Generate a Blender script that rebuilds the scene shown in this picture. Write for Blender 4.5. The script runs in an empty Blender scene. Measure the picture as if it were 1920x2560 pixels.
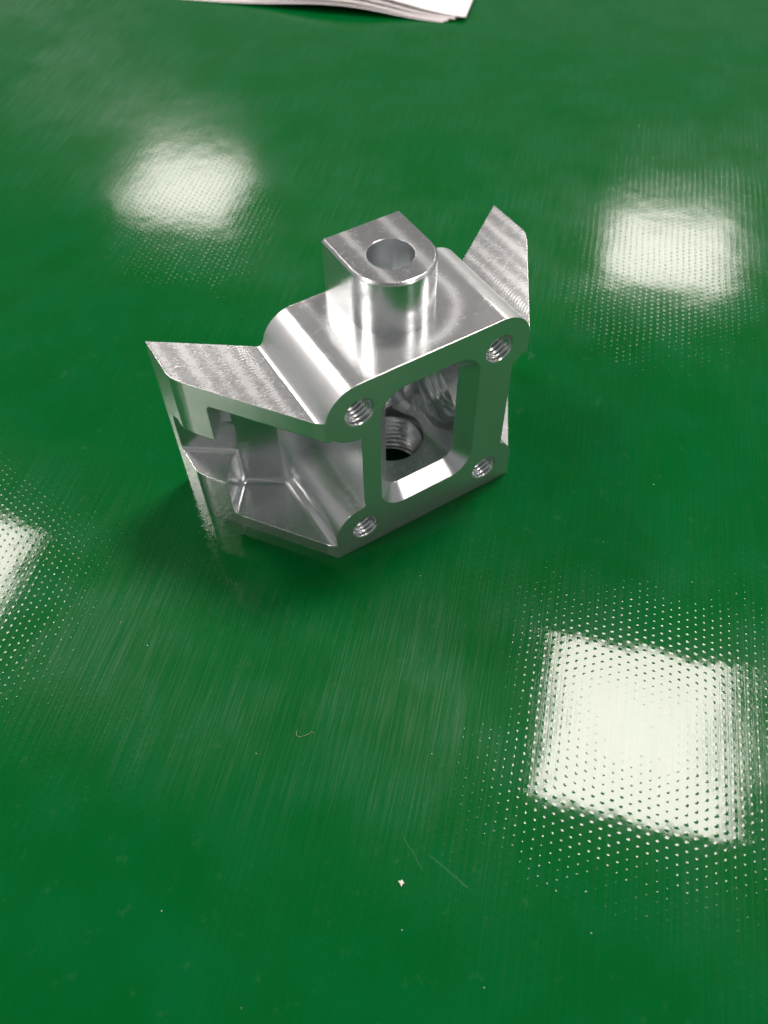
import bpy, bmesh, math, random
from mathutils import Vector, Matrix
random.seed(7)
S = 0.001                       # everything below is measured in millimetres
scene = bpy.context.scene
C = scene.collection

# ------------------------------------------------------------------ camera
cam_d = bpy.data.cameras.new('camera')
cam_d.sensor_fit = 'HORIZONTAL'; cam_d.sensor_width = 36.0
cam_d.lens = 36.0 * 2095.876 / 1920.0
cam_d.clip_start = 0.005; cam_d.clip_end = 50.0
cam = bpy.data.objects.new('camera', cam_d); C.objects.link(cam)
yaw, pitch, roll = math.radians(-30.646), math.radians(53.864), math.radians(-1.042)
fh = Vector((-math.sin(yaw), math.cos(yaw), 0)); up = Vector((0, 0, 1))
fw = fh * math.cos(pitch) - up * math.sin(pitch)
rt = fw.cross(up).normalized(); uu = rt.cross(fw)
r2 = rt * math.cos(roll) + uu * math.sin(roll); u2 = -rt * math.sin(roll) + uu * math.cos(roll)
cpos = Vector((-66.773, -93.77, 158.146))
M = Matrix((r2, u2, -fw)).transposed().to_4x4(); M.translation = cpos * S
cam.matrix_world = M
cam_d.dof.use_dof = True
cam_d.dof.focus_distance = (Vector((-14, 4, 28)) - cpos).dot(fw) * S
cam_d.dof.aperture_fstop = 26.0
scene.camera = cam

# ------------------------------------------------------------------ world: a plain indoor ceiling/wall glow
w = bpy.data.worlds.new('World'); scene.world = w; w.use_nodes = True
nt = w.node_tree; nt.nodes.clear()
out = nt.nodes.new('ShaderNodeOutputWorld'); bg = nt.nodes.new('ShaderNodeBackground')
tc = nt.nodes.new('ShaderNodeTexCoord'); sp = nt.nodes.new('ShaderNodeSeparateXYZ')
rp = nt.nodes.new('ShaderNodeValToRGB')
rp.color_ramp.elements[0].position = 0.3; rp.color_ramp.elements[0].color = (0.26, 0.26, 0.258, 1)
rp.color_ramp.elements[1].position = 0.62; rp.color_ramp.elements[1].color = (0.12, 0.12, 0.12, 1)
nt.links.new(tc.outputs['Generated'], sp.inputs[0]); nt.links.new(sp.outputs['Z'], rp.inputs[0])
nt.links.new(rp.outputs[0], bg.inputs['Color']); nt.links.new(bg.outputs[0], out.inputs[0])
bg.inputs['Strength'].default_value = 1.0

# ------------------------------------------------------------------ the ceiling's square light panels (their mirror images lie on the mat)
CEIL = 2400.0
kk = (CEIL + cpos.z) / (2000.0 + cpos.z)
PANEL = 482.0 * kk
ld = bpy.data.lights.new('ceiling_panel', 'AREA')
ld.shape = 'SQUARE'; ld.size = PANEL * S
ld.spread = math.radians(132)
ld.energy = 41.0 * math.pi * (PANEL * S) ** 2
ld.color = (1.0, 0.90, 0.85)
for i in range(-1, 2):
    for j in range(-1, 2):
        if (i, j) == (-1, 0): continue                # hidden behind the photographer
        x = 935 + 1490 * i - 1490 * j; y = 290 + 1490 * i + 1490 * j
        x = cpos.x + (x - cpos.x) * kk; y = cpos.y + (y - cpos.y) * kk
        lo = bpy.data.objects.new('ceiling_panel', ld); C.objects.link(lo)
        lo.location = (x * S, y * S, CEIL * S); lo.rotation_euler = (0, 0, math.radians(45))

# ------------------------------------------------------------------ view
scene.render.engine = 'CYCLES'
scene.render.resolution_x = 768; scene.render.resolution_y = 1024
scene.view_settings.view_transform = 'Standard'; scene.view_settings.look = 'None'
scene.view_settings.exposure = 0.0; scene.view_settings.gamma = 1.0
scene.cycles.max_bounces = 12; scene.cycles.glossy_bounces = 8

# ================================================================== node helpers
class N:
    def __init__(s, name):
        s.m = bpy.data.materials.new(name); s.m.use_nodes = True
        s.t = s.m.node_tree; s.t.nodes.clear()
        s.out = s.t.nodes.new('ShaderNodeOutputMaterial')
        s.b = s.t.nodes.new('ShaderNodeBsdfPrincipled')
        s.t.links.new(s.b.outputs[0], s.out.inputs[0])
        tcn = s.t.nodes.new('ShaderNodeTexCoord')
        v = s.t.nodes.new('ShaderNodeVectorMath'); v.operation = 'SCALE'; v.inputs['Scale'].default_value = 1000.0
        s.t.links.new(tcn.outputs['Object'], v.inputs[0]); s.P = v.outputs[0]      # position in mm
        x = s.t.nodes.new('ShaderNodeSeparateXYZ'); s.t.links.new(s.P, x.inputs[0])
        s.X, s.Y, s.Z = x.outputs
    def link(s, a, b): s.t.links.new(a, b)
    def setv(s, inp, v):
        if isinstance(v, bpy.types.NodeSocket): s.t.links.new(v, inp)
        else: inp.default_value = v
    def math(s, op, a, b=0.0, c=0.0, clamp=False):
        n = s.t.nodes.new('ShaderNodeMath'); n.operation = op; n.use_clamp = clamp
        s.setv(n.inputs[0], a); s.setv(n.inputs[1], b); s.setv(n.inputs[2], c)
        return n.outputs[0]
    def comb(s, x, y, z):
        n = s.t.nodes.new('ShaderNodeCombineXYZ')
        for i, v in enumerate((x, y, z)): s.setv(n.inputs[i], v)
        return n.outputs[0]
    def noise(s, vec, scale=1.0, detail=2.0, rough=0.5, dist=0.0):
        n = s.t.nodes.new('ShaderNodeTexNoise'); s.link(vec, n.inputs['Vector'])
        n.inputs['Scale'].default_value = scale; n.inputs['Detail'].default_value = detail
        n.inputs['Roughness'].default_value = rough; n.inputs['Distortion'].default_value = dist
        return n.outputs[0]
    def ramp(s, v, lo, hi, a, b, smooth=True):
        n = s.t.nodes.new('ShaderNodeMapRange'); n.interpolation_type = 'SMOOTHSTEP' if smooth else 'LINEAR'
        s.setv(n.inputs[0], v); n.inputs[1].default_value = lo; n.inputs[2].default_value = hi
        s.setv(n.inputs[3], a); s.setv(n.inputs[4], b)
        return n.outputs[0]
    def mix(s, f, a, b):
        n = s.t.nodes.new('ShaderNodeMix'); n.data_type = 'RGBA'
        s.setv(n.inputs[0], f)
        for k, v in ((6, a), (7, b)):
            if isinstance(v, tuple): n.inputs[k].default_value = (*v, 1)
            else: s.link(v, n.inputs[k])
        return n.outputs[2]
    def bump(s, h, strength=1.0, normal=None):          # h is a height in mm
        n = s.t.nodes.new('ShaderNodeBump'); n.inputs['Strength'].default_value = strength
        n.inputs['Distance'].default_value = 0.001
        s.link(h, n.inputs['Height'])
        if normal is not None: s.link(normal, n.inputs['Normal'])
        return n.outputs[0]

# ---------------------------------------------------------------- milled aluminium
def aluminium(name, kind):
    n = N(name); b = n.b
    b.inputs['Metallic'].default_value = {'body': 0.84, 'boss': 0.96}.get(kind, 0.92)   # the milled skin also scatters
    b.inputs['Specular IOR Level'].default_value = 0.6
    b.inputs['Base Color'].default_value = (0.75, 0.775, 0.785, 1)
    bev = n.t.nodes.new('ShaderNodeBevel'); bev.samples = 6; bev.inputs['Radius'].default_value = 0.00022
    geo = n.t.nodes.new('ShaderNodeNewGeometry')
    vt = n.t.nodes.new('ShaderNodeVectorTransform'); vt.vector_type = 'NORMAL'; vt.convert_from = 'WORLD'; vt.convert_to = 'OBJECT'
    n.link(geo.outputs['True Normal'], vt.inputs[0])
    nx = n.t.nodes.new('ShaderNodeSeparateXYZ'); n.link(vt.outputs[0], nx.inputs[0])
    upf = n.ramp(nx.outputs[2], 0.9, 0.99, 0.0, 1.0)                  # facing straight up
    fine = n.noise(n.P, 7.0, 3.0, 0.6)
    smear = n.noise(n.P, 0.35, 3.0, 0.55)
    rough = n.math('MULTIPLY_ADD', smear, 0.06, 0.19)
    h = n.math('MULTIPLY', fine, 0.0016)
    sn = n.noise(n.P, 0.42, 1.0, 0.5, 2.2)
    scl = n.ramp(n.math('ABSOLUTE', n.math('SUBTRACT', sn, 0.5)), 0.0, 0.006, 1.0, 0.0)
    sn2 = n.noise(n.comb(n.math('MULTIPLY_ADD', n.X, 0.8, n.math('MULTIPLY', n.Y, 0.5)), n.math('MULTIPLY_ADD', n.Y, 0.3, -4.0), n.Z), 0.5, 1.0, 0.5, 3.0)
    scl = n.math('MAXIMUM', scl, n.ramp(n.math('ABSOLUTE', n.math('SUBTRACT', sn2, 0.48)), 0.0, 0.005, 1.0, 0.0))
    scl = n.math('MULTIPLY', scl, n.ramp(n.noise(n.P, 0.6, 3.0, 0.7), 0.45, 0.6, 0.0, 1.0))
    scl = n.math('MULTIPLY', scl, n.math('MULTIPLY_ADD', upf, 0.8, 0.2))
    rough = n.math('ADD', rough, n.math('MULTIPLY', scl, 0.11))
    h = n.math('ADD', h, n.math('MULTIPLY', scl, -0.0022))
    Zm = n.ramp(n.Z, 42.0, 43.0, 0.0, 1.0)
    deck = n.math('MULTIPLY', upf, Zm)                                # outer tops only
    side = n.math('SUBTRACT', 1.0, upf)
    rough = n.math('ADD', rough, n.math('MULTIPLY', n.ramp(n.Y, 0.3, 0.8, 0.0, 1.0), n.math('MULTIPLY', n.math('SUBTRACT', 1.0, Zm), 0.02)))
    def around(v, c, wd):                                             # soft band of half width wd about c
        return n.math('EXPONENT', n.math('MULTIPLY', n.math('POWER', n.math('DIVIDE', n.math('SUBTRACT', v, c), wd), 2.0), -1.0))
    if kind == 'body':
        dy = n.math('SUBTRACT', n.Y, 14.9)
        rad = n.math('SQRT', n.math('ADD', n.math('MULTIPLY', n.X, n.X), n.math('MULTIPLY', dy, dy)))
        ang = n.math('ARCTAN2', dy, n.X)
        # the cutter's swept ring round the boss and one pass along the left shoulder
        ring = n.math('MULTIPLY', around(rad, 12.6, 1.5), n.ramp(n.X, -6.0, 6.0, 0.35, 1.0))
        lane = around(n.math('MULTIPLY_ADD', n.Y, 0.02, n.X), -13.2, 1.0)
        band = n.math('MINIMUM', n.math('ADD', ring, n.math('MULTIPLY', lane, 0.6)), 1.0)
        radial = n.noise(n.comb(n.math('MULTIPLY', rad, 0.5), n.math('MULTIPLY', ang, 46.0), 0.0), 1.0, 3.0, 0.65, 0.3)
        pits = n.noise(n.P, 1.6, 4.0, 0.7, 1.2)
        strv = n.comb(n.math('MULTIPLY', n.X, 4.2), n.math('MULTIPLY', n.Y, 0.5), n.math('MULTIPLY', n.Z, 4.2))
        lines = n.noise(strv, 1.0, 2.0, 0.6)
        ua = n.math('MULTIPLY', deck, n.math('MULTIPLY_ADD', n.math('MULTIPLY', radial, band), 0.012, n.math('MULTIPLY', pits, 0.002)))
        h = n.math('ADD', h, n.math('ADD', ua, n.math('MULTIPLY', side, n.math('MULTIPLY', lines, 0.005))))
        rough = n.math('ADD', rough, n.math('MULTIPLY', deck, n.math('MULTIPLY_ADD', band, 0.14, -0.065)))
        # rounded shoulders are grained by the ball cutter
        sh = n.math('MULTIPLY', Zm, n.math('MULTIPLY', n.ramp(nx.outputs[2], 0.05, 0.2, 0.0, 1.0), n.ramp(nx.outputs[2], 0.95, 0.995, 1.0, 0.0)))
        rough = n.math('ADD', rough, n.math('MULTIPLY', sh, 0.17))
        grain = n.noise(n.comb(n.math('MULTIPLY', n.X, 1.0), n.math('MULTIPLY', n.Y, 1.6), n.Z), 3.2, 1.0, 0.5)
        h = n.math('ADD', h, n.math('MULTIPLY', sh, n.math('MULTIPLY', grain, 0.02)))
    elif kind == 'wing':
        # parallel cutter passes along Y; short scallops cross each pass
        ax = n.math('ABSOLUTE', n.X)
        wx = n.math('ADD', ax, n.math('MULTIPLY_ADD', n.noise(n.P, 0.12, 1.0), 0.5, -0.25))
        band = n.math('MULTIPLY', around(wx, 27.3, 0.9), 0.7)
        for c, wd, k in ((30.6, 1.3, 0.8), (34.1, 0.9, 0.45), (37.4, 1.2, 0.9), (41.6, 1.0, 0.7)):
            band = n.math('ADD', band, n.math('MULTIPLY', around(wx, c, wd), k))
        band = n.math('MINIMUM', band, 1.0)
        scal = n.noise(n.comb(n.math('MULTIPLY', n.X, 0.7), n.math('MULTIPLY', n.Y, 3.0), 0.0), 1.0, 3.0, 0.65, 0.8)
        pits = n.noise(n.P, 1.8, 4.0, 0.7, 1.2)
        # rows of small curved tool marks next to the valley
        cx = n.math('SUBTRACT', ax, 28.6)
        ph = n.math('ADD', n.Y, n.math('MULTIPLY', n.math('MULTIPLY', cx, cx), 0.22))
        tm = n.math('MULTIPLY', n.math('SINE', n.math('MULTIPLY', ph, 8.0)), around(ax, 27.6, 1.3))
        sc = n.math('ADD', n.math('MULTIPLY', n.math('MULTIPLY_ADD', band, 0.65, 0.35), n.math('MULTIPLY', scal, 0.003)), n.math('MULTIPLY', pits, 0.0016))
        sc = n.math('ADD', sc, n.math('MULTIPLY', tm, 0.0065))
        c2 = n.math('SUBTRACT', n.math('FLOORED_MODULO', n.math('SUBTRACT', ax, 25.0), 3.4), 1.7)
        ph2 = n.math('ADD', n.Y, n.math('MULTIPLY', n.math('MULTIPLY', c2, c2), 0.28))
        sc = n.math('ADD', sc, n.math('MULTIPLY', n.math('MULTIPLY', n.math('SINE', n.math('MULTIPLY', ph2, 9.5)), n.ramp(scal, 0.35, 0.6, 0.2, 1.0)), 0.0022))
        h = n.math('ADD', h, n.math('MULTIPLY', deck, sc))
        rough = n.math('ADD', rough, n.math('MULTIPLY', deck, n.math('MULTIPLY_ADD', band, 0.10, n.math('MULTIPLY_ADD', scal, 0.22, -0.11))))
        strv = n.comb(n.math('MULTIPLY', n.X, 3.0), n.math('MULTIPLY', n.Y, 3.0), n.math('MULTIPLY', n.Z, 0.5))
        lines = n.noise(strv, 1.0, 2.0, 0.6)
        h = n.math('ADD', h, n.math('MULTIPLY', side, n.math('MULTIPLY', lines, 0.002)))
    elif kind == 'boss':
        ln = n.noise(n.comb(n.math('MULTIPLY', n.X, 3.0), n.math('MULTIPLY', n.Y, 3.0), n.math('MULTIPLY', n.Z, 0.15)), 1.0, 2.0, 0.6)
        wx = n.math('ADD', n.X, n.math('MULTIPLY', n.noise(n.P, 0.4, 2.0), 0.8))
        band = n.math('ADD', around(wx, -3.8, 1.0), around(wx, 4.6, 1.3))
        scr = n.noise(n.P, 1.9, 4.0, 0.7, 1.6)
        h = n.math('ADD', h, n.math('MULTIPLY', side, n.math('MULTIPLY', ln, 0.004)))
        rough = n.math('ADD', rough, n.math('MULTIPLY', side, 0.03))
        h = n.math('ADD', h, n.math('MULTIPLY', upf, n.math('MULTIPLY', scr, 0.004)))
        rough = n.math('ADD', rough, n.math('MULTIPLY', upf, n.math('MULTIPLY_ADD', band, 0.11, -0.02)))
    elif kind == 'thread':
        rough = n.math('ADD', rough, 0.02)
    elif kind == 'edge':                                              # hand-broken edges, scuffed matt
        rough = n.math('ADD', rough, n.math('MULTIPLY_ADD', fine, 0.2, 0.2))
    n.setv(b.inputs['Roughness'], rough)
    n.link(n.bump(h, 1.0, bev.outputs[0]), b.inputs['Normal'])
    return n.m

# ---------------------------------------------------------------- green embossed mat
def mat_material():
    n = N('green_embossed_vinyl'); b = n.b
    a = math.radians(46.3); ca, sa = math.cos(a), math.sin(a)
    U = n.math('ADD', n.math('MULTIPLY', n.X, ca), n.math('MULTIPLY', n.Y, sa))
    V = n.math('SUBTRACT', n.math('MULTIPLY', n.Y, ca), n.math('MULTIPLY', n.X, sa))
    PU, PV = 1.737, 1.716
    wob = n.noise(n.P, 0.09, 2.0)
    Vw = n.math('ADD', V, n.math('MULTIPLY', wob, 0.9))
    vs = n.math('DIVIDE', Vw, PV)
    col = n.math('FLOOR', vs)
    fv = n.math('SUBTRACT', n.math('SUBTRACT', vs, col), 0.5)
    par = n.math('MULTIPLY', n.math('FLOORED_MODULO', col, 2.0), 0.5)
    us = n.math('ADD', n.math('DIVIDE', n.math('ADD', U, n.math('MULTIPLY', n.noise(n.P, 0.5, 1.0), 0.35)), PU), par)
    fu = n.math('SUBTRACT', n.math('SUBTRACT', us, n.math('FLOOR', us)), 0.5)
    d2 = n.math('ADD', n.math('POWER', n.math('MULTIPLY', fu, PU), 2.0), n.math('POWER', n.math('MULTIPLY', fv, PV), 2.0))
    dot = n.math('EXPONENT', n.math('MULTIPLY', d2, -1.0 / (0.25 ** 2)))
    wn = n.t.nodes.new('ShaderNodeTexWhiteNoise'); wn.noise_dimensions = '2D'
    n.link(n.comb(n.math('FLOOR', us), col, 0.0), wn.inputs[0])
    dot = n.math('MULTIPLY', dot, n.math('MULTIPLY_ADD', wn.outputs[0], 0.5, 0.75))
    # rubbed smooth in front of and to the left of the part
    worn = n.noise(n.P, 0.018, 2.0, 0.5)
    wu = n.math('SUBTRACT', V, -8.0)
    rub = n.math('MULTIPLY', n.ramp(n.math('ABSOLUTE', n.math('SUBTRACT', V, 14.0)), 12.0, 34.0, 1.0, 0.0),
                 n.ramp(n.math('ADD', U, n.math('MULTIPLY', worn, 30.0)), -75.0, -62.0, 0.0, 1.0))
    dotk = n.math('MULTIPLY_ADD', rub, -0.92, 1.0)
    h = n.math('MULTIPLY', n.math('MULTIPLY', dot, n.math('MULTIPLY', dotk, n.ramp(n.noise(n.P, 0.045, 3.0), 0.3, 0.65, 0.5, 1.1))), 0.0128)
    wave = n.noise(n.P, 0.10, 2.0, 0.5)
    h = n.math('ADD', h, n.math('MULTIPLY', wave, 0.035))
    # hair scratches running along the rows
    scr = n.noise(n.comb(n.math('MULTIPLY', U, 0.05), n.math('MULTIPLY', V, 2.6), 0.0), 1.0, 4.0, 0.7)
    scm = n.ramp(n.noise(n.P, 0.03, 2.0), 0.35, 0.6, 0.35, 1.0)
    h = n.math('ADD', h, n.math('MULTIPLY', n.math('MULTIPLY', scr, scm), 0.008))
    # a few single scuffs
    scuff = 0.0
    for ax, ay, bx, by, wd in ((-41.2, -62.8, -37.7, -73.0, 0.16), (-43.2, -57.0, -43.2, -65.9, 0.10)):
        L = math.hypot(bx - ax, by - ay); tx, ty = (bx - ax) / L, (by - ay) / L
        al = n.math('ADD', n.math('MULTIPLY', n.X, tx), n.math('MULTIPLY_ADD', n.Y, ty, -ax * tx - ay * ty))
        pe = n.math('ADD', n.math('MULTIPLY', n.X, -ty), n.math('MULTIPLY_ADD', n.Y, tx, ax * ty - ay * tx))
        pe = n.math('ADD', pe, n.math('MULTIPLY_ADD', n.noise(n.P, 0.3, 2.0), 0.8, -0.4))
        k = n.math('MULTIPLY', n.math('EXPONENT', n.math('MULTIPLY', n.math('MULTIPLY', pe, pe), -1 / wd ** 2)),
                   n.math('MULTIPLY', n.ramp(al, 0.0, 3.0, 0.0, 1.0), n.ramp(al, L - 2.0, L, 1.0, 0.0)))
        scuff = n.math('ADD', k, scuff)
    scuff = n.math('MULTIPLY', scuff, n.ramp(n.noise(n.P, 2.5, 3.0), 0.3, 0.6, 0.2, 1.0))
    bnode = n.bump(h, 1.0)
    dirt = n.noise(n.P, 0.06, 4.0, 0.6)
    base = n.mix(n.ramp(dirt, 0.35, 0.7, 0.0, 1.0), (0.0001, 0.082, 0.013), (0.0001, 0.089, 0.019))
    smu = n.ramp(n.noise(n.P, 0.22, 5.0, 0.7), 0.58, 0.8, 0.0, 0.16)
    base = n.mix(n.math('ADD', n.math('MULTIPLY', scuff, 0.30), smu, clamp=True), base, (0.10, 0.20, 0.13))
    n.link(base, b.inputs['Base Color'])
    b.inputs['Roughness'].default_value = 0.32
    b.inputs['IOR'].default_value = 1.45
    n.setv(b.inputs['Specular IOR Level'], n.math('MULTIPLY', n.ramp(scr, 0.4, 0.75, 0.025, 0.15), scm))
    b.inputs['Anisotropic'].default_value = 0.9
    n.link(n.comb(-sa, ca, 0.0), b.inputs['Tangent'])
    b.inputs['Coat Weight'].default_value = 1.0
    b.inputs['Coat IOR'].default_value = 1.25
    n.setv(b.inputs['Coat Roughness'], n.math('ADD', n.math('MULTIPLY_ADD', scr, 0.05, 0.015), n.ramp(U, 0.0, 150.0, 0.0, 0.055)))
    n.link(bnode, b.inputs['Normal']); n.link(bnode, b.inputs['Coat Normal'])
    return n.m

def plain(name, col, rough=0.6, metal=0.0, trans=0.0):
    n = N(name); b = n.b
    v = n.noise(n.P, 0.05, 3.0)
    n.link(n.mix(v, tuple(c * 0.96 for c in col), col), b.inputs['Base Color'])
    b.inputs['Roughness'].default_value = rough; b.inputs['Metallic'].default_value = metal
    return n.m

# ================================================================== mesh helpers (mm)
def new_obj(name, bm, mat, parent=None, scale=True, smooth=None):
    if scale: bmesh.ops.scale(bm, vec=(S, S, S), verts=bm.verts)
    if smooth is not None: sharp(bm, smooth)
    me = bpy.data.meshes.new(name); bm.to_mesh(me); bm.free()
    o = bpy.data.objects.new(name, me); C.objects.link(o)
    if mat: me.materials.append(mat)
    if parent: o.parent = parent
    return o
def sharp(bm, deg):
    lim = math.radians(deg)
    for f in bm.faces: f.smooth = True
    for e in bm.edges:
        e.smooth = len(e.link_faces) == 2 and e.calc_face_angle(9) < lim
def tag(o, label, cat, group=None, kind=None):
    o['label'] = label; o['category'] = cat
    if group: o['group'] = group
    if kind: o['kind'] = kind
def arc(cx, cy, r, a0, a1, n):
    return [(cx + r * math.cos(math.radians(a0 + (a1 - a0) * i / n)), cy + r * math.sin(math.radians(a0 + (a1 - a0) * i / n))) for i in range(n + 1)]
def loft(sections, closed_ends=True):
    """sections: lists of 3-D points with equal counts"""
    bm = bmesh.new()
    rings = [[bm.verts.new(p) for p in s] for s in sections]
    k = len(rings[0])
    for a, b in zip(rings, rings[1:]):
        for i in range(k):
            bm.faces.new((a[i], a[(i + 1) % k], b[(i + 1) % k], b[i]))
    if closed_ends:
        bm.faces.new(list(reversed(rings[0]))); bm.faces.new(rings[-1])
    bmesh.ops.recalc_face_normals(bm, faces=bm.faces)
    return bm
def ext_y(poly, y0, y1): return loft([[(x, y, z) for x, z in poly] for y in (y0, y1)])
def ext_z(poly, z0, z1): return loft([[(x, y, z) for x, y in poly] for z in (z0, z1)])
def rrect(x0, x1, z0, z1, rb, rt_, n=16):
    return (arc(x1 - rb, z0 + rb, rb, -90, 0, n) + arc(x1 - rt_, z1 - rt_, rt_, 0, 90, n) +
            arc(x0 + rt_, z1 - rt_, rt_, 90, 180, n) + arc(x0 + rb, z0 + rb, rb, 180, 270, n))
def cyl(p, axis, r0, h0, h1, n=72, r1=None):
    r1 = r0 if r1 is None else r1
    secs = []
    for r, h in ((r0, h0), (r1, h1)):
        ring = []
        for i in range(n):
            t = 2 * math.pi * (i + .37) / n
            c, s = r * math.cos(t), r * math.sin(t)
            ring.append({'x': (h, p[0] + c, p[1] + s), 'y': (p[0] + c, h, p[1] + s), 'z': (p[0] + c, p[1] + s, h)}[axis])
        secs.append(ring)
    return loft(secs)
def boolean(base, tools, op):
    for t in tools:
        o2 = new_obj('cutter', t, None, scale=False) if not isinstance(t, bpy.types.Object) else t
        m = base.modifiers.new('b', 'BOOLEAN'); m.operation = op; m.solver = 'EXACT'; m.object = o2
        dg = bpy.context.evaluated_depsgraph_get(); dg.update()
        me = bpy.data.meshes.new_from_object(base.evaluated_get(dg))
        base.modifiers.clear(); old = base.data; base.data = me; bpy.data.meshes.remove(old)
        d = o2.data; bpy.data.objects.remove(o2); bpy.data.meshes.remove(d)
    return base

# ================================================================== the mat
bm = bmesh.new(); bmesh.ops.create_grid(bm, x_segments=4, y_segments=4, size=1100)
for v in bm.verts: v.co.x += 300; v.co.y += 300
mat_o = new_obj('work_mat', bm, mat_material())
tag(mat_o, 'glossy green embossed vinyl mat covering the bench under everything', 'mat', kind='structure')

# ================================================================== the machined bracket, one solid in mm
H, D, ZW, WX = 50.9, 25.4, 44.0, 23.3
HU, HL = (16.0, 43.6), (15.9, 6.8)
RS = 7.3
# outline seen from the front, swept along Y
half = [(50, 0), (50, ZW), (25.1, ZW)]
FR = 1.8                                                          # valley fillet, tangent to wing top and shoulder
fdx = math.sqrt((RS + FR) ** 2 - (ZW + FR - HU[1]) ** 2); fan = math.degrees(math.atan2(ZW + FR - HU[1], fdx))
half[-1] = (HU[0] + fdx, ZW)
half += arc(HU[0] + fdx, ZW + FR, FR, 270, 180 + fan, 12)[1:-1]
half += arc(HU[0], HU[1], RS, fan, 90, 34)                         # shoulder round
prof = half + [(-x, z) for x, z in reversed(half)]
solid = new_obj('solid', ext_y(prof, -8, 50), None, scale=False)
# outline seen from above
hp = [(WX, 0), (41.3, 24.6)]
c1 = Vector((39.9, 27.6))
hp = [(WX, 0), (40.9, 24.05)] + [(41.55, 25.15), (42.05, 26.05), (42.4, 26.8), (42.62, 27.5), (42.7, 28.2)] + [(42.7, 38.95), (25.3, 26.35), (24.2, D)]
plan = hp + [(-x, y) for x, y in reversed(hp)]
boolean(solid, [ext_z(plan, 0.0, 60)], 'INTERSECT')
# break the front edges along the deck, shoulders and wing tops
bm = bmesh.new(); bm.from_mesh(solid.data)
bmesh.ops.dissolve_limit(bm, angle_limit=math.radians(0.4), verts=bm.verts, edges=bm.edges)
def on_slant(v):
    t = (abs(v.co.x) - WX) * 24.05 - v.co.y * (40.9 - WX)
    return abs(t) < 0.6 and v.co.y < 24.3
es = []
for e in bm.edges:
    a, b_ = e.verts
    if e.calc_face_angle(0) < 0.5: continue
    if all(abs(v.co.y) < 1e-3 and v.co.z > 44.1 for v in (a, b_)): es.append(e)
    elif all(abs(v.co.z) < 1e-3 and (abs(v.co.y) < 1e-3 or on_slant(v)) for v in (a, b_)): es.append(e)
    elif all(on_slant(v) and v.co.z > 43.9 for v in (a, b_)) and abs(a.co.y - b_.co.y) > .01: es.append(e)
bmesh.ops.bevel(bm, geom=es, offset=0.65, segments=3, profile=0.5, affect='EDGES', clamp_overlap=True)
bm.to_mesh(solid.data); bm.free()
# boss
BX, BY, BZ = 8.6, 14.9, 62.9
def dshape(ins):
    r = BX - ins
    return [(r, D - ins * .4), (-r, D - ins * .4)] + arc(0, BY, r, 180, 360, 60)
boss = loft([[(x, y, z) for x, y in dshape(i)] for i, z in ((0, 48), (0, BZ - .5), (.45, BZ))])
boolean(solid, [boss], 'UNION')
# window and cavity
def wsec(y, hx, z0, z1, rb, rt_): return [(x, y, z) for x, z in rrect(-hx, hx, z0, z1, rb, rt_)]
win = loft([wsec(-2, 11.7, 9.7, 45.2, 6.0, 5.9), wsec(0, 11.7, 9.7, 45.2, 6.0, 5.9), wsec(3.2, 8.6, 12.9, 42.0, 3.0, 3.2),
            wsec(19.6, 8.6, 12.9, 42.0, 3.0, 3.2), wsec(21.4, 7.4, 14.1, 40.8, 2.6, 2.8)])
cuts = [win]
cuts.append(cyl((0, BY), 'z', 4.47, 47.5, 70))                                  # bore of the boss
cuts.append(cyl((0, 15.2), 'z', 7.55, -3, 15))                                # tapped bore in the floor
cuts.append(cyl((10.9, 26.2), 'x', 7.25, 7.5, 24))                              # tapped bore in the side wall
# side pockets between wing plate and foot plate
def pocket(sgn, web):
    pr = []
    cu = [(x, z) for x, z in arc(-HU[0], HU[1], RS, 270, 216, 14)]
    cl = [(x, z) for x, z in arc(-HL[0], HL[1], 7.4, 192, 90, 26)]
    if True:
        zu = HU[1] - math.sqrt(RS ** 2 - (web - HU[0]) ** 2); zl = HL[1] + math.sqrt(7.4 ** 2 - (web - HL[0]) ** 2)
        cu = [p for p in cu if p[0] < -web - .05]; cl = [p for p in cl if p[0] < -web - .05]
        pr = [(-web, zl), (-web, zu)]
    pr += cu + [(-22.6, 39.35), (-60, 39.35), (-60, 4.0), (-24.6, 4.0), (-24.0, 4.15), (-23.5, 4.6)] + cl
    pl = [(-web + 3, -4), (-web + 3, 21.6), (-24.4, 22.7), (-31.4, 27.2), (-32.4, 27.5), (-33.3, 27.35), (-34.0, 26.8), (-38.55, 20.9), (-50, 4.8), (-50, -4)]
    if sgn > 0: pr = [(-x, z) for x, z in pr]; pl = [(-x, y) for x, y in pl]
    a = new_obj('pocket', ext_y(pr, -6, 30), None, scale=False)
    boolean(a, [ext_z(pl, 3.0, 41.0)], 'INTERSECT')
    bm = bmesh.new(); bm.from_mesh(a.data)
    bmesh.ops.dissolve_limit(bm, angle_limit=math.radians(0.3), verts=bm.verts, edges=bm.edges)
    for zz, off in ((4.0, 1.6), (39.35, 1.2)):                                 # rounded corners of the end wall
        es = [e for e in bm.edges if all(abs(v.co.z - zz) < 1e-3 for v in e.verts) and min(abs(v.co.x) for v in e.verts) > 24.3 and max(v.co.y for v in e.verts) > 15 and not all(abs(abs(v.co.x) - 24.6) < .01 for v in e.verts)]
        if es: bmesh.ops.bevel(bm, geom=es, offset=off, segments=8, profile=0.5, affect='EDGES')
    bm.to_mesh(a.data); bm.free()
    return a
cuts.append(pocket(-1, 15.95)); cuts.append(pocket(1, 19.9))
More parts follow.
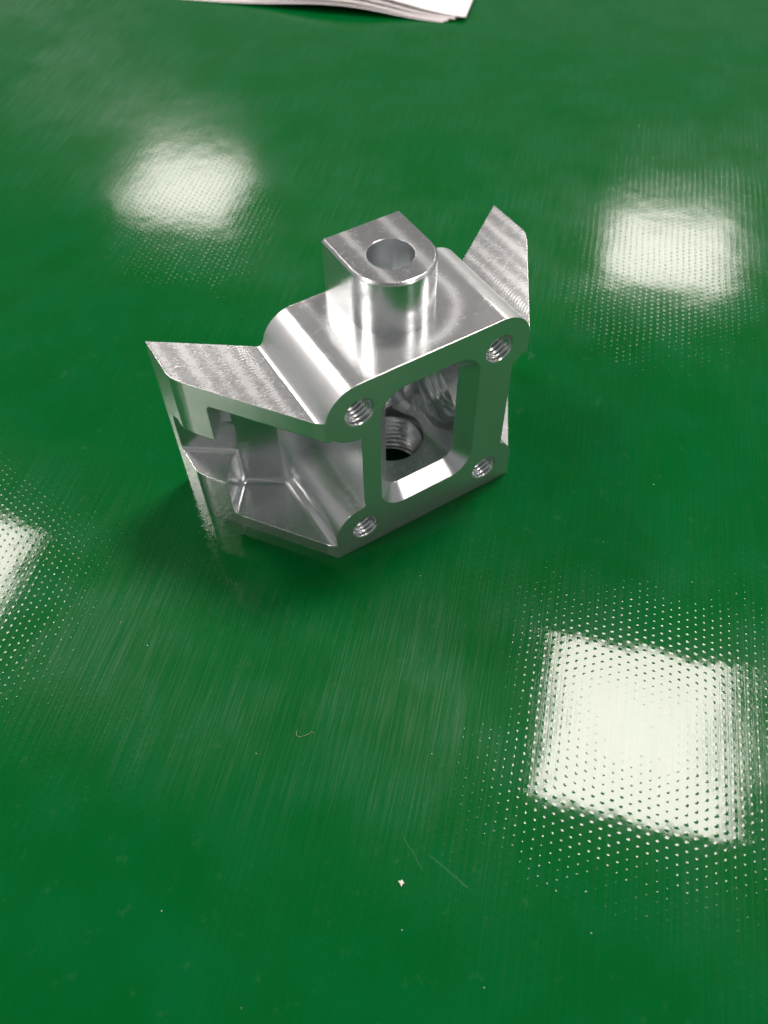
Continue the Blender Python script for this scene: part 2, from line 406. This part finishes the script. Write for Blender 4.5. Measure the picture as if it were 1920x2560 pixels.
# slot through each wing's end, running with the wing
wd = Vector((-0.81, 0.586, 0)).normalized(); nd = Vector((0.586, 0.81, 0)).normalized()
def slot(sgn):
    org = Vector((-33.0, 28.1, 0))
    sec = [(-22, 15.0), (-1.5, 15.0)] + arc(-1.5, 16.5, 1.5, -90, 0, 8)[1:] + arc(-5.5, 23.8, 5.5, 0, 90, 16) + [(-22, 29.3)]
    out_ = []
    for t in (-3.2, 30):
        ring = []
        for d, z in sec:
            p = org + wd * t + nd * d
            ring.append((p.x if sgn < 0 else -p.x, p.y, z))
        out_.append(ring)
    return loft(out_)
cuts += [slot(-1), slot(1)]
# four tapped holes with a small countersink
RH = 3.0
for sx, (hx, hz) in ((-1, HU), (1, HU), (-1, HL), (1, HL)):
    cuts.append(cyl((sx * hx, hz), 'y', RH, -1, 14.0, 56))
    cuts.append(cyl((sx * hx, hz), 'y', RH + .55, -.25, .3, 56, RH - .02))
boolean(solid, cuts, 'DIFFERENCE')
bm = bmesh.new(); bm.from_mesh(solid.data)
d_ = solid.data; bpy.data.objects.remove(solid); bpy.data.meshes.remove(d_)
bmesh.ops.remove_doubles(bm, verts=bm.verts, dist=0.002)
bmesh.ops.dissolve_limit(bm, angle_limit=math.radians(0.3), verts=bm.verts, edges=bm.edges)
es = [e for e in bm.edges if len(e.link_faces) == 2 and e.calc_length() > 2.5 and all(on_slant(v) for v in e.verts) and
      any(all(abs(v.co.z - zz) < 1e-2 for v in e.verts) for zz in (4.0, 15.0)) and e.calc_face_angle(0) > 1.0]
bmesh.ops.bevel(bm, geom=es, offset=0.7, segments=3, profile=0.5, affect='EDGES', clamp_overlap=False)
for px, nx_ in ((-24.9, 1), (24.9, 1)):
    bmesh.ops.bisect_plane(bm, geom=bm.verts[:] + bm.edges[:] + bm.faces[:], dist=0.0005, plane_co=(px, 0, 0), plane_no=(1, 0, 0))
gs = set()
for f in bm.faces:
    if max(v.co.z for v in f.verts) > 51.5: gs.add(f); gs.update(f.edges); gs.update(f.verts)
bmesh.ops.bisect_plane(bm, geom=list(gs), dist=0.0005, plane_co=(0, 0, H), plane_no=(0, 0, 1))
bm.verts.index_update()

bracket = bpy.data.objects.new('machined_bracket', None); C.objects.link(bracket)
bracket.empty_display_size = 0.01
tag(bracket, 'milled bare aluminium bracket with a bored boss, framed window and two swept wings', 'machine part')
groups = {'body': [], 'boss': [], 'wing': [], 'wing_r': []}
for f in bm.faces:
    c = f.calc_center_median()
    if c.x < -24.9: groups['wing'].append(f)
    elif c.x > 24.9: groups['wing_r'].append(f)
    elif c.z > H + .02 and c.x ** 2 < 80: groups['boss'].append(f)
    else: groups['body'].append(f)
M_body, M_wing, M_boss, M_thr, M_edge = (aluminium('milled_aluminium_' + k, k) for k in ('body', 'wing', 'boss', 'thread', 'edge'))
sl = math.hypot(24.05, 40.9 - WX)
def broken_edge(f):
    c = f.calc_center_median(); nz = f.normal.z
    if not 0.08 < nz < 0.992 or f.calc_area() > 40: return False
    dist = abs((abs(c.x) - WX) * 24.05 - c.y * (40.9 - WX)) / sl
    if c.y < 0.6 and c.z > 43.5 and f.normal.y < -.1: return True
    return dist < 0.75 and any(zz - .85 < c.z < zz + .02 for zz in (4.0, 15.0, 44.0)) and abs(f.normal.x) > .1
for nm, key, m in (('body', 'body', M_body), ('boss', 'boss', M_boss), ('wing', 'wing', M_wing), ('wing', 'wing_r', M_wing)):
    b2 = bmesh.new(); vm = {}
    for f in groups[key]:
        vs = []
        for v in f.verts:
            if v.index not in vm: vm[v.index] = b2.verts.new(v.co)
            vs.append(vm[v.index])
        try: b2.faces.new(vs).material_index = 1 if key != 'boss' and broken_edge(f) else 0
        except ValueError: pass
    o = new_obj(nm, b2, m, bracket, smooth=24)
    o.data.materials.append(M_edge)
    wn = o.modifiers.new('wn', 'WEIGHTED_NORMAL'); wn.keep_sharp = True; wn.weight = 80
bm.free()

# screw threads: helical linings of the tapped bores
def thread(p, axis, rmaj, depth, pitch, h0, h1, n=48):
    bm = bmesh.new(); per = 6
    rows = int((h1 - h0) / pitch * per)
    g = []
    for k in range(rows + 1):
        ring = []
        for i in range(n):
            t = 2 * math.pi * i / n; h = h0 + (h1 - h0) * k / rows
            ph = ((h / pitch) + i / n) % 1.0
            tri = abs(2 * ph - 1); tri = min(1, max(0, (tri - .12) / .76))
            edge = min(1.0, (h - h0) / pitch * 1.0) if axis == 'y' else 1.0
            r = rmaj - depth * tri * edge
            c, s = r * math.cos(t), r * math.sin(t)
            ring.append(bm.verts.new({'x': (h, p[0] + c, p[1] + s), 'y': (p[0] + c, h, p[1] + s), 'z': (p[0] + c, p[1] + s, h)}[axis]))
        g.append(ring)
    for a, b_ in zip(g, g[1:]):
        for i in range(n): bm.faces.new((a[i], a[(i + 1) % n], b_[(i + 1) % n], b_[i]))
    bmesh.ops.recalc_face_normals(bm, faces=bm.faces); bmesh.ops.reverse_faces(bm, faces=bm.faces)
    return new_obj('thread', bm, M_thr, bracket, smooth=50)
for sx, (hx, hz) in ((-1, HU), (1, HU), (-1, HL), (1, HL)):
    thread((sx * hx, hz), 'y', RH - .03, .52, 1.0, .35, 13.9)
thread((0, 15.2), 'z', 7.52, .75, 1.5, 0.1, 11.0, 72)
thread((10.9, 26.2), 'x', 7.22, .8, 1.6, 10.0, 19.8, 72)

# thin tube helper for burrs and fibres
def tube(name, pts, r, m, parent=None, n=6):
    bm = bmesh.new(); rings = []
    for i, p in enumerate(pts):
        p = Vector(p); a = Vector(pts[max(0, i - 1)]); b_ = Vector(pts[min(len(pts) - 1, i + 1)])
        t = (b_ - a).normalized(); s = t.cross(Vector((.3, .2, .93))).normalized(); q = t.cross(s)
        rr = r * (.45 if i in (0, len(pts) - 1) else 1)
        rings.append([bm.verts.new(p + (s * math.cos(k * 2 * math.pi / n) + q * math.sin(k * 2 * math.pi / n)) * rr) for k in range(n)])
    for a, b_ in zip(rings, rings[1:]):
        for k in range(n): bm.faces.new((a[k], a[(k + 1) % n], b_[(k + 1) % n], b_[k]))
    bm.faces.new(rings[0]); bm.faces.new(list(reversed(rings[-1])))
    bmesh.ops.recalc_face_normals(bm, faces=bm.faces)
    return new_obj(name, bm, m, parent, smooth=60)
tube('burr', [(23.2, .1, 42.3), (23.7, -.3, 41.0), (24.1, -.4, 39.7), (24.0, -.6, 38.8), (24.6, -.8, 37.6)], .05, M_thr, bracket)
tube('burr', [(24.0, -.5, 39.2), (23.4, -.8, 38.2), (23.1, -1.0, 37.6)], .045, M_thr, bracket)

# ================================================================== sheets of paper at the back
paper = plain('white_paper', (0.88, 0.85, 0.86), 0.75)
e1 = Vector((-.72, .69, 0)).normalized(); e2 = Vector((.70, .71, 0)).normalized()
def sheet(corner, rot, lift, thick, label):
    bm = bmesh.new(); nu, nv = 60, 24; L1, L2 = 297.0, 210.0
    R = Matrix.Rotation(math.radians(rot), 3, 'Z'); a = R @ e1; b_ = R @ e2; c0 = Vector((corner[0], corner[1], 0))
    def zz(u, v):
        ed = math.exp(-(v * L2 / 60.0) ** 2)
        z = lift[0] + lift[1] * ed * math.exp(-((u * L1 - lift[2]) / lift[3]) ** 2) * (1 - math.exp(-(u * L1 / 22.0) ** 1.6))
        return z
    layers = []
    for top in (1, 0):
        g = [[bm.verts.new(c0 + a * (u / nu * L1) + b_ * (v / nv * L2) + Vector((0, 0, zz(u / nu, v / nv) + top * thick))) for v in range(nv + 1)] for u in range(nu + 1)]
        layers.append(g)
        for u in range(nu):
            for v in range(nv):
                q = (g[u][v], g[u + 1][v], g[u + 1][v + 1], g[u][v + 1])
                bm.faces.new(q if top else tuple(reversed(q)))
    T, B = layers
    def side(la, lb):
        for i in range(len(la) - 1): bm.faces.new((la[i], la[i + 1], lb[i + 1], lb[i]))
    side([T[u][0] for u in range(nu + 1)], [B[u][0] for u in range(nu + 1)])
    side([T[u][nv] for u in range(nu + 1)], [B[u][nv] for u in range(nu + 1)])
    side(T[0], B[0]); side(T[nu], B[nu])
    bmesh.ops.recalc_face_normals(bm, faces=bm.faces)
    o = new_obj('paper_sheet', bm, paper, None, smooth=40)
    tag(o, label, 'paper', 'sheets of the paper stack')
sheet((141.0, 202.6), 0.0, (0.15, 3.2, 42, 34), .2, 'undermost white sheet of the paper stack, corner poking out furthest left')
sheet((142.6, 202.0), -.3, (0.5, 4.2, 44, 34), .2, 'second white sheet from the bottom of the paper stack behind the bracket')
sheet((145.5, 201.0), -.5, (0.9, 5.2, 46, 36), .2, 'third white sheet from the bottom of the paper stack behind the bracket')
sheet((149.3, 199.0), -.8, (1.4, 5.8, 48, 40), .3, 'topmost white sheet of the paper stack behind the bracket')

# ================================================================== lint on the mat
lint_m = plain('pale_lint', (0.75, 0.74, 0.68), 0.8)
fibre_m = plain('straw_fibre', (0.34, 0.36, 0.24), 0.7)
bm = bmesh.new(); bmesh.ops.create_icosphere(bm, subdivisions=2, radius=.45)
for v in bm.verts:
    k = 1 + .55 * math.sin(v.co.x * 9 + 1) * math.cos(v.co.y * 8) ; v.co *= k; v.co.z = max(0, v.co.z * .5 + .28)
    v.co += Vector((-47.6, -65.2, .02))
o = new_obj('lint_crumb', bm, lint_m, smooth=60)
tag(o, 'tiny ragged white crumb of lint on the bare green mat', 'lint')
fz = .12
fp = [(-49.95, -30.6), (-50.5, -31.1), (-50.72, -31.6), (-50.58, -32.1), (-49.6, -32.4), (-48.6, -32.63), (-48.1, -32.45), (-47.8, -32.5), (-47.55, -33.2)]
o = tube('fibre', [(x, y, fz + .08 * (i % 2)) for i, (x, y) in enumerate(fp)], .036, fibre_m)
tag(o, 'pale hooked fibre lying on the green mat in front of the bracket', 'fibre')
bm = bmesh.new()
for k in range(24):
    x = random.uniform(-105, 60); y = random.uniform(-95, 60)
    if -46 < x < 46 and -6 < y < 42: continue
    r = random.uniform(.03, .08)
    mm = Matrix.Translation((x, y, r * .4)) @ Matrix.Rotation(random.uniform(0, 3.1), 4, 'Z') @ Matrix.Diagonal((r * random.uniform(1, 3), r, r * .6, 1))
    bmesh.ops.create_icosphere(bm, subdivisions=1, radius=1, matrix=mm)
o = new_obj('dust', bm, lint_m)
tag(o, 'fine pale dust specks scattered over the green mat', 'dust', kind='stuff')
